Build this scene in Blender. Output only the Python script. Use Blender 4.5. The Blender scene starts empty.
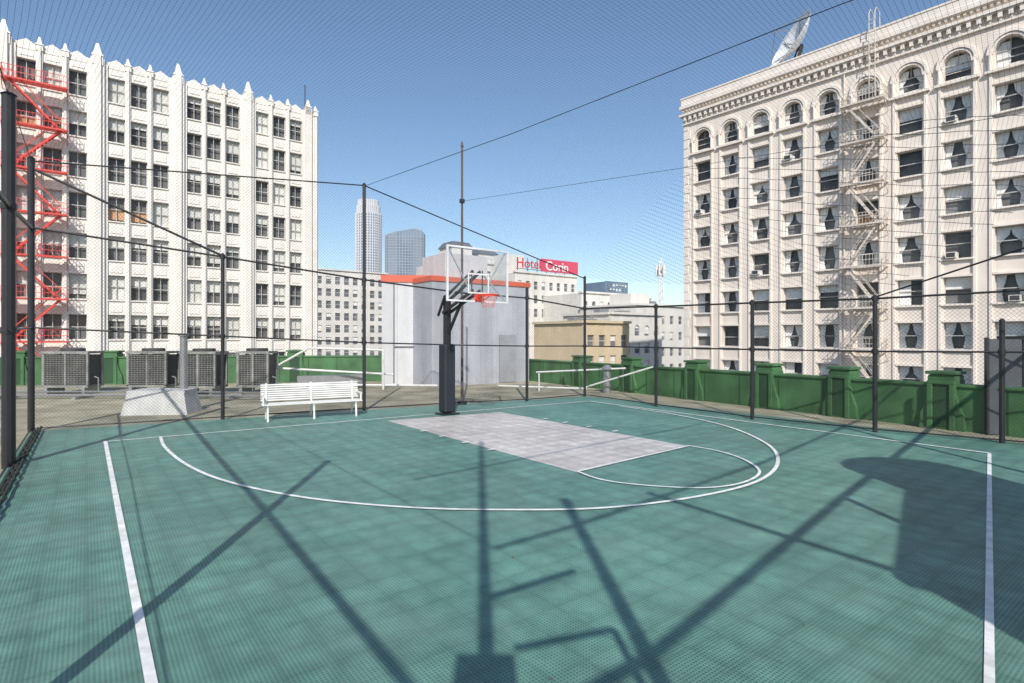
import bpy, bmesh, math, random
from mathutils import Vector
random.seed(11)
scene=bpy.context.scene
R=math.radians
# ---------------------------------------------------------------- materials
MATS={}
def nt(name):
    m=bpy.data.materials.new(name); m.use_nodes=True
    t=m.node_tree; t.nodes.clear()
    out=t.nodes.new('ShaderNodeOutputMaterial')
    return m,t,out
def ND(t,typ,**k):
    n=t.nodes.new(typ)
    for a,b in k.items(): setattr(n,a,b)
    return n
def math_(t,op,a,b=None,c=None):
    n=ND(t,'ShaderNodeMath',operation=op)
    for i,v in enumerate((a,b,c)):
        if v is None: continue
        if isinstance(v,(int,float)): n.inputs[i].default_value=v
        else: t.links.new(v,n.inputs[i])
    return n.outputs[0]
def mixc(t,f,a,b,blend='MIX'):
    n=ND(t,'ShaderNodeMix',data_type='RGBA',blend_type=blend)
    if isinstance(f,(int,float)): n.inputs[0].default_value=f
    else: t.links.new(f,n.inputs[0])
    for i,v in ((6,a),(7,b)):
        if isinstance(v,(tuple,list)): n.inputs[i].default_value=(*v[:3],1)
        else: t.links.new(v,n.inputs[i])
    return n.outputs[2]
def noise(t,vec,scale,detail=3,rough=.55):
    n=ND(t,'ShaderNodeTexNoise'); n.inputs['Scale'].default_value=scale
    n.inputs['Detail'].default_value=detail; n.inputs['Roughness'].default_value=rough
    t.links.new(vec,n.inputs['Vector']); return n.outputs[0]
def pos(t): return ND(t,'ShaderNodeNewGeometry').outputs['Position']
def mapping(t,vec,rot=0,scale=(1,1,1)):
    n=ND(t,'ShaderNodeMapping'); t.links.new(vec,n.inputs[0])
    n.inputs['Rotation'].default_value=(0,0,rot); n.inputs['Scale'].default_value=scale
    return n.outputs[0]
def remap(t,v,a,b,c,d):
    n=ND(t,'ShaderNodeMapRange'); t.links.new(v,n.inputs[0])
    for i,x in enumerate((a,b,c,d)): n.inputs[i+1].default_value=x
    return n.outputs[0]
def M(name,col,rough=.6,metal=0,var=.15,scale=1.5,streak=0,bump=0,bscale=30,spec=.5):
    if name in MATS: return MATS[name]
    m,t,out=nt(name); p=ND(t,'ShaderNodeBsdfPrincipled')
    P=pos(t)
    f=noise(t,P,scale,4)
    f=remap(t,f,.3,.7,1-var,1+var)
    if streak:
        s=noise(t,mapping(t,P,0,(1.3,1.3,.12)),1.0,4)
        s=remap(t,s,.35,.65,1-streak,1.0)
        f=math_(t,'MULTIPLY',f,s)
    c=ND(t,'ShaderNodeVectorMath',operation='SCALE'); c.inputs[0].default_value=col
    t.links.new(f,c.inputs['Scale']); t.links.new(c.outputs[0],p.inputs['Base Color'])
    p.inputs['Roughness'].default_value=rough; p.inputs['Metallic'].default_value=metal
    p.inputs['Specular IOR Level'].default_value=spec
    if bump:
        b=ND(t,'ShaderNodeBump'); b.inputs['Strength'].default_value=bump; b.inputs['Distance'].default_value=.02
        t.links.new(noise(t,P,bscale,3),b.inputs['Height']); t.links.new(b.outputs[0],p.inputs['Normal'])
    t.links.new(p.outputs[0],out.inputs[0]); MATS[name]=m; return m
def clear_glass(name,tint,refl,base=(.9,.95,1)):
    if name in MATS: return MATS[name]
    m,t,out=nt(name)
    tr=ND(t,'ShaderNodeBsdfTransparent'); tr.inputs[0].default_value=(*tint,1)
    gl=ND(t,'ShaderNodeBsdfGlossy'); gl.inputs[0].default_value=(*base,1); gl.inputs['Roughness'].default_value=.03
    lw=ND(t,'ShaderNodeLayerWeight'); lw.inputs[0].default_value=refl
    mx=ND(t,'ShaderNodeMixShader'); t.links.new(lw.outputs['Fresnel'],mx.inputs[0])
    t.links.new(tr.outputs[0],mx.inputs[1]); t.links.new(gl.outputs[0],mx.inputs[2]); t.links.new(mx.outputs[0],out.inputs[0])
    MATS[name]=m; return m
def net_mat(name,pitch,frac,col,wobble=.05):
    m,t,out=nt(name)
    uv=ND(t,'ShaderNodeUVMap').outputs[0]
    wob=ND(t,'ShaderNodeTexNoise'); wob.inputs['Scale'].default_value=.5; t.links.new(uv,wob.inputs['Vector'])
    sx=ND(t,'ShaderNodeSeparateXYZ')
    ad=ND(t,'ShaderNodeVectorMath',operation='MULTIPLY_ADD'); t.links.new(wob.outputs[1],ad.inputs[0])
    ad.inputs[1].default_value=(wobble,wobble,0); t.links.new(uv,ad.inputs[2]); t.links.new(ad.outputs[0],sx.inputs[0])
    a=math_(t,'DIVIDE',math_(t,'ADD',sx.outputs[0],sx.outputs[1]),pitch*1.414)
    b=math_(t,'DIVIDE',math_(t,'SUBTRACT',sx.outputs[0],sx.outputs[1]),pitch*1.414)
    a=math_(t,'LESS_THAN',math_(t,'FRACT',a),frac); b=math_(t,'LESS_THAN',math_(t,'FRACT',b),frac)
    f=math_(t,'MAXIMUM',a,b)
    tr=ND(t,'ShaderNodeBsdfTransparent'); d=ND(t,'ShaderNodeBsdfDiffuse'); d.inputs[0].default_value=(*col,1)
    mx=ND(t,'ShaderNodeMixShader'); t.links.new(f,mx.inputs[0]); t.links.new(tr.outputs[0],mx.inputs[1]); t.links.new(d.outputs[0],mx.inputs[2])
    t.links.new(mx.outputs[0],out.inputs[0]); MATS[name]=m; return m
def court_mat(name,col,dark):
    m,t,out=nt(name); p=ND(t,'ShaderNodeBsdfPrincipled'); P=pos(t)
    V=mapping(t,P,R(-37.4),(1,1,1))
    sx=ND(t,'ShaderNodeSeparateXYZ'); t.links.new(V,sx.inputs[0]); X,Y=sx.outputs[0],sx.outputs[1]
    T=.3048
    cx=math_(t,'DIVIDE',X,T); cy=math_(t,'DIVIDE',Y,T)
    cm=ND(t,'ShaderNodeCombineXYZ'); t.links.new(math_(t,'FLOOR',cx),cm.inputs[0]); t.links.new(math_(t,'FLOOR',cy),cm.inputs[1])
    wn=ND(t,'ShaderNodeTexWhiteNoise',noise_dimensions='2D'); t.links.new(cm.outputs[0],wn.inputs['Vector'])
    tile=remap(t,wn.outputs[0],0,1,.92,1.08)
    fx=math_(t,'FRACT',cx); fy=math_(t,'FRACT',cy)
    ex=math_(t,'ABSOLUTE',math_(t,'SUBTRACT',fx,.5)); ey=math_(t,'ABSOLUTE',math_(t,'SUBTRACT',fy,.5))
    edge=math_(t,'MAXIMUM',ex,ey)
    seam=remap(t,math_(t,'GREATER_THAN',edge,.485),0,1,1,.84)
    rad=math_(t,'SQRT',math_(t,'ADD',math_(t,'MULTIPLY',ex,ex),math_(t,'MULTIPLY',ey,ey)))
    net_shade=remap(t,rad,.05,.6,1.12,.90)  # overhead net's mottled shadow painted into the colour, lighter at tile centres
    g=.0254
    hx=math_(t,'ABSOLUTE',math_(t,'SUBTRACT',math_(t,'FRACT',math_(t,'DIVIDE',X,g)),.5))
    hy=math_(t,'ABSOLUTE',math_(t,'SUBTRACT',math_(t,'FRACT',math_(t,'DIVIDE',Y,g)),.5))
    hole=math_(t,'LESS_THAN',math_(t,'MAXIMUM',hx,hy),.27)
    holec=remap(t,hole,0,1,1.14,.54)
    big=remap(t,noise(t,V,.55,4),.3,.7,.85,1.15)
    mid=remap(t,noise(t,V,2.6,3),.3,.7,.86,1.14)
    dirt=remap(t,noise(t,V,9,5,.7),.3,.75,.86,1.18)
    f=tile
    for q in (seam,net_shade,holec,big,mid,dirt): f=math_(t,'MULTIPLY',f,q)
    c=ND(t,'ShaderNodeVectorMath',operation='SCALE'); c.inputs[0].default_value=col; t.links.new(f,c.inputs['Scale'])
    dust=remap(t,noise(t,V,.9,5,.65),.45,.8,0,.4)
    t.links.new(mixc(t,dust,c.outputs[0],dark),p.inputs['Base Color'])
    p.inputs['Roughness'].default_value=.5; p.inputs['Specular IOR Level'].default_value=.4
    b=ND(t,'ShaderNodeBump'); b.inputs['Strength'].default_value=.35; b.inputs['Distance'].default_value=.004
    t.links.new(math_(t,'SUBTRACT',1,hole),b.inputs['Height']); t.links.new(b.outputs[0],p.inputs['Normal'])
    t.links.new(p.outputs[0],out.inputs[0]); return m

white_tc=M('white_terracotta',(.80,.755,.69),.55,var=.06,scale=.6,streak=.09,bump=.2,bscale=6)
cream_tc=M('cream_terracotta',(.80,.71,.625),.6,var=.06,scale=.7,streak=.10,bump=.25,bscale=6)
cream_trim=M('cream_trim',(.82,.745,.665),.6,var=.06,scale=1.2,streak=.08)
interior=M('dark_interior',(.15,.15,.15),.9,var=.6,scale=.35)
frame_w=M('window_frame_white',(.65,.63,.59),.5)
frame_d=M('window_frame_weathered',(.46,.44,.41),.5)
glass=clear_glass('window_glass',(.93,.94,.94),.2)
curtain=M('curtain_cloth',(.88,.86,.83),.9,var=.1,scale=6)
blind=M('roller_blind',(.74,.72,.67),.9,var=.1,scale=3)
blind2=M('amber_blind',(.6,.33,.17),.9,var=.15,scale=3)
farglass=M('far_window',(.14,.15,.165),.15,var=.5,scale=.4)
red_paint=M('red_paint',(.68,.07,.05),.5,var=.12,scale=3)
cream_iron=M('cream_painted_iron',(.64,.57,.50),.5)
black_steel=M('black_steel',(.022,.022,.025),.45,var=.2,scale=4)
grey_steel=M('galvanised_steel',(.38,.38,.38),.4,metal=.6,var=.1,scale=6)
white_paint=M('white_paint',(.70,.695,.67),.5,var=.08,scale=4)
linepaint=M('line_paint',(.80,.80,.77),.6,var=.2,scale=7)
green_paint=M('green_painted_stucco',(.06,.165,.06),.65,var=.3,scale=1.6,streak=.3,bump=.3,bscale=9)
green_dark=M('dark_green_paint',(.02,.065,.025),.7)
roofm=M('worn_roof_turf',(.33,.30,.21),.95,var=.4,scale=.9,bump=.8,bscale=25)
asphalt=M('street_asphalt',(.06,.06,.06),.9)
rusty=M('weathered_pole',(.10,.075,.07),.6,var=.3,scale=5)
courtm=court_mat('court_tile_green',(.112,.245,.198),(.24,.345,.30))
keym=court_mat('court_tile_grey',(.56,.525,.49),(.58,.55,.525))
fence_net=net_mat('chain_link',.055,.06,(.07,.07,.07),.03)
roof_net=net_mat('overhead_netting',.062,.045,(.10,.12,.15),.06)

# ---------------------------------------------------------------- builder
class T:
    def __init__(s,name): s.name=name; s.parts={}; s.extra=[]
    def part(s,n,mat):
        if n not in s.parts: s.parts[n]=dict(mat=mat,v=[],f=[],uv=[],smooth=False)
        s.cur=s.parts[n]; return s.cur
    def face(s,pts,uv=None):
        p=s.cur; b=len(p['v']); p['v']+= [tuple(q) for q in pts]; p['f'].append(tuple(range(b,b+len(pts))))
        p['uv'].append(uv)
    def mesh(s,vs,fs):
        p=s.cur; b=len(p['v']); p['v']+=[tuple(q) for q in vs]
        for f in fs: p['f'].append(tuple(b+i for i in f)); p['uv'].append(None)
    def box(s,fr,s0,s1,d0,d1,z0,z1):
        O,S,D=fr
        vs=[]
        for z in (z0,z1):
            for a,b in ((s0,d0),(s1,d0),(s1,d1),(s0,d1)):
                vs.append((O[0]+S[0]*a+D[0]*b,O[1]+S[1]*a+D[1]*b,z))
        s.mesh(vs,[(0,1,2,3),(4,5,6,7),(0,1,5,4),(1,2,6,5),(2,3,7,6),(3,0,4,7)])
    def taper(s,fr,s0,s1,d0,d1,z0,z1,k):
        O,S,D=fr; vs=[]; cs,cd=(s0+s1)/2,(d0+d1)/2
        for z,q in ((z0,1),(z1,k)):
            for a,b in ((s0,d0),(s1,d0),(s1,d1),(s0,d1)):
                a=cs+(a-cs)*q; b=cd+(b-cd)*q
                vs.append((O[0]+S[0]*a+D[0]*b,O[1]+S[1]*a+D[1]*b,z))
        s.mesh(vs,[(0,1,2,3),(4,5,6,7),(0,1,5,4),(1,2,6,5),(2,3,7,6),(3,0,4,7)])
    def prism(s,fr,prof,d0,d1):
        O,S,D=fr; n=len(prof); vs=[]
        for d in (d0,d1):
            for a,z in prof: vs.append((O[0]+S[0]*a+D[0]*d,O[1]+S[1]*a+D[1]*d,z))
        s.mesh(vs,[tuple(range(n)),tuple(range(n,2*n))]+[(i,(i+1)%n,n+(i+1)%n,n+i) for i in range(n)])
    def tube(s,a,b,r,n=8,r2=None):
        a=Vector(a); b=Vector(b); d=(b-a)
        if d.length<1e-6: return
        d.normalize(); u=d.orthogonal().normalized(); w=d.cross(u); r2=r if r2 is None else r2
        vs=[]
        for p,rr in ((a,r),(b,r2)):
            for i in range(n):
                an=2*math.pi*i/n; vs.append(p+u*math.cos(an)*rr+w*math.sin(an)*rr)
        s.mesh(vs,[tuple(range(n)),tuple(range(n,2*n))]+[(i,(i+1)%n,n+(i+1)%n,n+i) for i in range(n)])
    def path(s,pts,r,n=8):
        for a,b in zip(pts,pts[1:]): s.tube(a,b,r,n)
    def bar(s,a,b,w,h):
        a=Vector(a); b=Vector(b); d=(b-a).normalized(); u=Vector((0,0,1)).cross(d)
        if u.length<1e-3: u=Vector((1,0,0))
        u.normalize(); v=d.cross(u); vs=[]
        for p in (a,b):
            for x,y in ((-1,-1),(1,-1),(1,1),(-1,1)): vs.append(p+u*x*w/2+v*y*h/2)
        s.mesh(vs,[(0,1,2,3),(4,5,6,7),(0,1,5,4),(1,2,6,5),(2,3,7,6),(3,0,4,7)])
    def finish(s,bevel=0):
        root=None; multi=len(s.parts)+len(s.extra)>1
        if multi:
            root=bpy.data.objects.new(s.name,None); scene.collection.objects.link(root)
        for n,p in s.parts.items():
            if not p['v']: continue
            me=bpy.data.meshes.new(n); me.from_pydata(p['v'],[],p['f'])
            if any(u for u in p['uv']):
                l=me.uv_layers.new(name='UVMap'); i=0
                for f,u in zip(p['f'],p['uv']):
                    for k in range(len(f)):
                        l.data[i].uv=u[k] if u else (0,0); i+=1
            else:
                bm=bmesh.new(); bm.from_mesh(me); bmesh.ops.recalc_face_normals(bm,faces=bm.faces); bm.to_mesh(me); bm.free()
            me.materials.append(p['mat'])
            o=bpy.data.objects.new(n if multi else s.name,me); scene.collection.objects.link(o)
            if multi: o.parent=root
            if p['smooth']:
                for f in me.polygons: f.use_smooth=True
            if p.get('bevel'):
                md=o.modifiers.new('bevel','BEVEL'); md.width=p['bevel']; md.segments=2; md.limit_method='ANGLE'
        for o in s.extra: o.parent=root
        return root
def FR(o,s,side=1):
    l=math.hypot(*s); s=(s[0]/l,s[1]/l)
    return (o,s,(-s[1]*side,s[0]*side))
def P(fr,s,d,z=None):
    O,S,D=fr; q=(O[0]+S[0]*s+D[0]*d,O[1]+S[1]*s+D[1]*d)
    return q if z is None else (*q,z)
P3=P
V1=(.608,-.794)   # side-line direction
V2=(.794,.607)    # base-line direction

# ---------------------------------------------------------------- world / light / camera
w=bpy.data.worlds.new('World'); scene.world=w; w.use_nodes=True
wt=w.node_tree; bg=wt.nodes['Background']; sky=wt.nodes.new('ShaderNodeTexSky'); sky.sky_type='NISHITA'
sky.sun_disc=False; EL=R(38); sky.sun_elevation=EL; sky.sun_rotation=math.pi-.06
sky.air_density=1.15; sky.dust_density=.8; sky.ozone_density=3.4; sky.altitude=100
wt.links.new(sky.outputs[0],bg.inputs[0]); bg.inputs[1].default_value=.15
sd=bpy.data.lights.new('sun','SUN'); sd.energy=4.8; sd.angle=R(.53); sd.color=(1,.95,.88)
so=bpy.data.objects.new('sun',sd); scene.collection.objects.link(so)
so.rotation_euler=Vector((-.06*math.cos(EL),math.cos(EL),-math.sin(EL))).to_track_quat('-Z','Y').to_euler()
cam=bpy.data.cameras.new('camera'); co=bpy.data.objects.new('camera',cam); scene.collection.objects.link(co); scene.camera=co
co.location=(0,0,2); co.rotation_euler=(R(90),0,0); cam.lens=557/1024*36; cam.sensor_width=36
cam.shift_y=-4.5/1024; cam.clip_end=8000; cam.clip_start=.05
scene.view_settings.view_transform='Standard'; scene.view_settings.look='None'; scene.view_settings.exposure=0

# ---------------------------------------------------------------- ground, roof, court
g=T('ground'); g.part('ground',asphalt); g.face([(-4000,-4000,-40),(4000,-4000,-40),(4000,4000,-40),(-4000,4000,-40)]); g.finish()
def slab(name,mat,pts,z0,z1):
    t=T(name); t.part(name,mat); n=len(pts)
    t.mesh([(x,y,z0) for x,y in pts]+[(x,y,z1) for x,y in pts],[tuple(range(n)),tuple(range(n,2*n))]+[(i,(i+1)%n,n+(i+1)%n,n+i) for i in range(n)])
    t.finish()
slab('roof_terrace',roofm,[(12.7,7.7),(.6,26.5),(-34,21.5),(-34,-20),(30.3,-20)],-39.9,0)
Lc=(-10.1,11.7); Bc=(2.43,18.6); Rc=(11.0,8.7); Nc=(.3,-2.3)
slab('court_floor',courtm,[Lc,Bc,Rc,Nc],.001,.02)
def strip(t,pts,wd,z):
    n=len(pts); L=[];Rr=[]
    for i in range(n):
        a=Vector(pts[max(i-1,0)]); b=Vector(pts[min(i+1,n-1)]); d=(b-a).normalized(); nn=Vector((-d.y,d.x))*wd/2
        p=Vector(pts[i]); L.append((*(p+nn),z)); Rr.append((*(p-nn),z))
    for i in range(n-1): t.face([L[i],L[i+1],Rr[i+1],Rr[i]])
def cat(pts,k=10):
    out=[]; q=[pts[0]]+pts+[pts[-1]]
    for i in range(1,len(q)-2):
        a,b,c,d=[Vector(x) for x in q[i-1:i+3]]
        for j in range(k):
            t=j/k; out.append(.5*((2*b)+(-a+c)*t+(2*a-5*b+4*c-d)*t*t+(-a+3*b-3*c+d)*t**3))
    out.append(Vector(pts[-1])); return [tuple(x) for x in out]
kA,kB,kC,kD=(-2.95,13.15),(-.316,14.67),(3.207,10.05),(.96,8.12)
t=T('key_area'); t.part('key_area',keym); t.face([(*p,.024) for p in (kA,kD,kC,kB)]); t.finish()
t=T('court_markings'); t.part('lines',linepaint)
Z=.0285
c1=(-7.68,10.52); c2=(2.34,17.15); c3=(8.1,9.45); c4=(1.8,2.1)
strip(t,[c1,c2],.06,Z); strip(t,[c2,c3],.06,Z+.0042); strip(t,[c3,c4],.05,Z)
strip(t,[c1,(-2.09,3.22),(-1.1,1.93)],.06,Z+.0042)
arc=[(-6.94,11.0),(-6.2,9.95),(-5.03,8.6),(-3.9,7.6),(-2.6,6.85),(-1.3,6.45),(-.136,6.34),(1.1,6.42),(2.35,6.9),(3.4,7.65),(4.2,8.8),(4.7,10.3),(4.73,12.3),(4.1,14.2),(3.04,15.9)]
strip(t,cat(arc),.055,Z+.0085)
ft=[kD,(1.25,7.65),(1.8,7.36),(2.5,7.25),(3.1,7.5),(3.6,8.1),(3.72,8.9),(3.55,9.6),kC]
strip(t,cat(ft),.042,Z+.0127)
strip(t,[kD,kC],.045,Z+.017)
for a,b,sg in ((kA,kD,-1),(kB,kC,1)):
    a=Vector(a); b=Vector(b); d=(b-a).normalized(); n=Vector((-d.y,d.x))*sg
    for q in (.3,.42,.55,.68):
        p=a.lerp(b,q); strip(t,[tuple(p),tuple(p+n*.16)],.06,Z+.0212)
t.finish()
t=T('leaf_litter'); t.part('leaf_litter',M('dry_leaf',(.16,.11,.06),.9,var=.4,scale=9))
for i in range(150):
    a=random.random(); b=random.random(); x=-9+18*a; y=3+14*b
    if random.random()<.55: q=random.random(); x=Lc[0]+(Bc[0]-Lc[0])*q+random.uniform(.1,.6); y=Lc[1]+(Bc[1]-Lc[1])*q-random.uniform(.1,.5)
    if y>11.7+.55*(x+10.1)-.1 or y>18.6-1.15*(x-2.43)-.2 or y<11.7-1.333*(x+10.1)+.2: continue
    r=random.uniform(.008,.02); an=random.uniform(0,6.28); z=.022+random.uniform(0,.004)
    t.face([(x+r*math.cos(an+k)*(1 if j%2 else .5),y+r*math.sin(an+k)*(1 if j%2 else .5),z+random.uniform(0,.006)) for j,k in enumerate((0,1.5,3.1,4.7))])
t.finish()

# ---------------------------------------------------------------- fence around the court
fe=T('court_fence')
def pole(p,h,r=.04,part='posts'):
    fe.part(part,black_steel); fe.tube((*p,.0),(*p,h),r,10); fe.tube((*p,h),(*p,h+.05),r*1.25,10,r*.4)
left=[Lc,(-7.69,8.51),(-5.1,5.1),(-2.5,1.6),Nc]
back=[Lc,(-6.96,13.4),(-4.0,15.07),(-1.47,16.4),(.46,17.15),Bc]
right=[Bc,(4.11,15.9),(5.78,13.4),(7.56,11.6),(9.15,10.4),Rc]; rh=[3.97,2.9,2.85,2.83,2.9,3.0]
near=[Nc,(1.15,-1.65),(4.4,1.8),(7.67,5.2),Rc]
pole(Lc,5.75,.06); pole(left[1],5.7,.085); pole(left[3],5.7,.055)
pole(back[1],3.97,.045); pole(back[2],6.12,.045); pole(back[4],3.47,.045); pole(Bc,3.99,.045)
for p,h in list(zip(right,rh))[1:4]: pole(p,h,.045)
pole(right[4],2.3,.045)
pole(Rc,5.5,.05); pole(Nc,4.0,.05); pole(near[1],6.6,.06)
pole(near[2],4.0,.05); pole(near[3],5.5,.05)
fe.part('rails',black_steel)
def rail(pts,zs,r=.026): fe.path([(*p,z) for p,z in zip(pts,zs)],r,8)
rail(back,[4.3,3.93,3.55,3.3,3.2,2.95],.023); rail(back,[2.2,2.02,1.85,1.76,1.72,1.70],.019)
rail([Lc,back[2],Bc],[5.7,6.1,3.95],.017); rail([Lc,back[1]],[5.55,3.95],.026)
rail(right,[2.95,2.87,2.82,2.8,2.85,2.95],.022); rail(right,[1.7,1.7,1.7,1.7,1.72,1.75],.019)
rail([right[3],(8.46,9.2),(9.6,6.95)],[2.83,3.47,4.6],.017)
rail(left,[4.3,4.0,3.8,3.7,3.6],.04); rail(left[:2],[2.2,2.1],.022); rail(left[1:],[2.1,2.05,2,2],.009); rail(left,[5.7,5.7,5.7,5.7,5.9],.008)
rail(near,[4.0]*5,.045); rail(near,[5.9,5.9,5.5,5.5,5.5],.03); rail(near,[1.9]*5,.02)
for pts in (back,right,left,near): rail(pts,[.08]*len(pts),.015)
fe.part('collars',black_steel)
for p,zz in ((left[1],(4.0,2.1)),(back[1],(3.93,2.02)),(back[2],(3.55,1.85)),(back[4],(3.2,1.72)),(Bc,(2.95,1.7)),(right[1],(2.87,1.7)),(right[2],(2.82,1.7)),(right[3],(2.8,1.7)),(right[4],(1.72,))):
    for z in zz: fe.tube((*p,z-.05),(*p,z+.05),.062 if p is not left[1] else .1,10)
fe.part('overhead_cables',black_steel)
fe.path([(-4.0,15.07,6.08),(0,10.9,5.98),(3.95,6.7,6.0),(7.67,3.2,6.0)],.007,6)
fe.path([(-1.47,16.4,6.0),(4.1,12.95,5.95),(9.4,9.4,5.9)],.005,6)
fe.tube((2.2,-.6,6),(6.6,-7.4,6),.05,8); fe.tube((-.9,.2,5.9),(4.8,5.2,5.9),.02,6)
fe.part('chain_link_mesh',fence_net)
def panels(pts,tops,z0=.03):
    u=0
    for i in range(len(pts)-1):
        a,b=pts[i],pts[i+1]; l=math.hypot(b[0]-a[0],b[1]-a[1])
        za,zb=tops[i],tops[i+1]
        fe.face([(*a,z0),(*b,z0),(*b,zb),(*a,za)],[(u,z0),(u+l,z0),(u+l,zb),(u,za)]); u+=l
panels([Lc,back[2],Bc],[5.7,6.1,3.95]); panels(right,[2.95,2.87,2.82,2.8,2.85,2.95])
panels(left,[5.7,5.7,5.7,5.7,5.9]); panels(near,[4.0]*5)
fe.part('overhead_net',roof_net)
def net(*ps): fe.face(ps,[(p[0],p[1]+.35*p[2]) for p in ps])
a0=(-10.1,11.7,5.7); a1=(-4,15.07,6.08); a2=(7.67,3.2,6.0); a3=(.3,-2.3,6.0)
net(a0,a1,a3); net(a1,a2,a3)
net(a1,(2.43,18.6,3.95),(4.1,12.95,5.95)); net(a1,(4.1,12.95,5.95),a2)
net((2.43,18.6,3.95),(7.56,11.6,2.83),(4.1,12.95,5.95)); net((4.1,12.95,5.95),(7.56,11.6,2.83),(9.6,6.95,5.6)); net((4.1,12.95,5.95),(9.6,6.95,5.6),a2)
fe.part('gathered_net',M('gathered_net_fibre',(.03,.032,.025),.95,var=.5,scale=9))
for j in range(3):
    pts=[]
    for i in range(60):
        q=i/59; x=Lc[0]+(left[2][0]-Lc[0])*q+.08+j*.03; y=Lc[1]+(left[2][1]-Lc[1])*q+.04*j
        pts.append((x,y,.05+.02*j+.015*math.sin(i*1.7+j)+.01*math.sin(i*4.1)))
    fe.path(pts,.018,6)
fe.finish()
t=T('flag_mast'); t.part('pole',rusty); t.tube((-1.47,16.4,0),(-1.47,16.4,7.6),.042,10,.03); t.tube((-1.47,16.4,7.6),(-1.47,16.4,7.75),.05,8,.02)
t.part('bracket',black_steel); t.tube((-1.47,16.4,5.95),(-1.47,16.4,6.05),.08,8); t.tube((-1.47,16.4,.0),(-1.47,16.4,.12),.14,12); t.finish()
t=T('shadow_mast'); t.part('pole',black_steel); t.tube((.12,-1.2,0),(.12,-1.2,9.2),.06,10,.045)  # unseen mast behind the camera; box and arms shaped for their court shadows
t.part('shadow_box',grey_steel); t.box(((.12,-1.2),(1,0),(0,1)),-.19,.17,-.1,.1,2.9,3.6)
t.part('arms',black_steel); t.tube((.12,-1.2,4.25),(.85,-.7,4.25),.035); t.bar((.3,-1.1,3.65),(.95,-.62,3.45),.04,.04); t.bar((.95,-.62,3.45),(.98,-.6,2.7),.04,.04)
t.finish()
t=T('stair_bulkhead'); fr=FR((3.55,-.5),(2.3,3.1),-1)
t.part('walls',white_tc); t.box(fr,0,3.9,0,4.5,.0,3.9); t.part('roof_edge',grey_steel); t.box(fr,-.1,4.0,-.05,4.6,3.9,4.05)
t.part('door',green_dark); t.box(fr,1.4,2.4,-.03,0,.01,2.1)
t.part('tank',grey_steel); t.tube(P(fr,3.2,1.1,4.05),P(fr,3.2,1.1,5.4),.9,20)
t.finish()

# ---------------------------------------------------------------- basketball hoop
h=T('basketball_hoop'); bp=(-1.667,14.3); fr=(bp,V2,V1)
h.part('pole',black_steel)['bevel']=.01; h.box(fr,-.075,.075,-.075,.075,.0,3.05); h.box(fr,-.25,.25,-.22,.22,.02,.06)
pad=M('pole_padding',(.02,.023,.032),.5); h.part('padding',pad)['bevel']=.04; h.box(fr,-.17,.15,-.15,.18,.08,1.82)
h.part('arms',black_steel)
bd=1.44
for s in (-.1,.1):
    h.bar(P(fr,s,0,2.98),P(fr,s,bd-.08,3.55),.04,.07); h.bar(P(fr,s,-.05,2.62),P(fr,s,bd-.08,3.1),.04,.07)
h.bar(P(fr,0,.08,2.1),P(fr,0,.75,2.95),.06,.06); h.bar(P(fr,-.12,-.25,2.55),P(fr,-.12,.1,3.05),.05,.05)
h.bar(P(fr,-.15,bd-.06,3.58),P(fr,-.15,bd-.06,3.0),.03,.03); h.bar(P(fr,.15,bd-.06,3.58),P(fr,.15,bd-.06,3.0),.03,.03)
h.part('support_frame',M('support_frame_grey',(.45,.45,.46),.4))
for s in (-.5,.5): h.bar(P(fr,s*.3,bd-.06,3.0),P(fr,s*1.6,bd-.04,4.04),.025,.025); h.bar(P(fr,s*.3,bd-.06,3.5),P(fr,s*1.6,bd-.04,2.9),.025,.025)
bg_=clear_glass('backboard_glass',(.9,.91,.92),.35)
h.part('backboard',bg_); h.face([P(fr,s,bd,z) for s,z in ((-.84,2.85),(.84,2.85),(.84,4.07),(-.84,4.07))])
h.part('frame',M('backboard_frame',(.7,.7,.7),.4))
def rect(s0,s1,z0,z1,w_,d0,d1):
    h.box(fr,s0,s1,d0,d1,z0,z0+w_); h.box(fr,s0,s1,d0,d1,z1-w_,z1); h.box(fr,s0,s0+w_,d0,d1,z0+w_,z1-w_); h.box(fr,s1-w_,s1,d0,d1,z0+w_,z1-w_)
rect(-.87,.87,2.82,4.1,.04,bd-.03,bd+.02)
h.part('target_square',white_paint); rect(-.3,.3,3.02,3.5,.035,bd+.004,bd+.008)
rim=M('rim_orange_paint',(.72,.06,.03),.4); h.part('rim',rim)
rc=bd+.40; N=24; R0=.23
pr=[P(fr,R0*math.cos(2*math.pi*i/N),rc+R0*math.sin(2*math.pi*i/N),2.97) for i in range(N+1)]
h.path(pr,.014,6); h.box(fr,-.12,.12,bd+.01,bd+.05,2.84,3.0); h.box(fr,-.06,.06,bd+.05,bd+.17,2.945,2.965)
h.bar(P(fr,-.1,bd+.04,2.86),P(fr,-.12,bd+.3,2.96),.02,.02); h.bar(P(fr,.1,bd+.04,2.86),P(fr,.12,bd+.3,2.96),.02,.02)
h.part('net',M('net_cord',(.6,.18,.13),.9))
K=12
def nr(i,lv): 
    rr=[.225,.18,.145,.125,.13][lv]; an=2*math.pi*(i+.5*(lv%2))/K; return P(fr,rr*math.cos(an),rc+rr*math.sin(an),2.96-.095*lv)
for lv in range(3):
    for i in range(K):
        h.tube(nr(i,lv),nr(i,lv+1),.004,4); h.tube(nr(i,lv),nr(i-1 if lv%2==0 else i+1,lv+1),.004,4)
h.finish()

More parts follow.
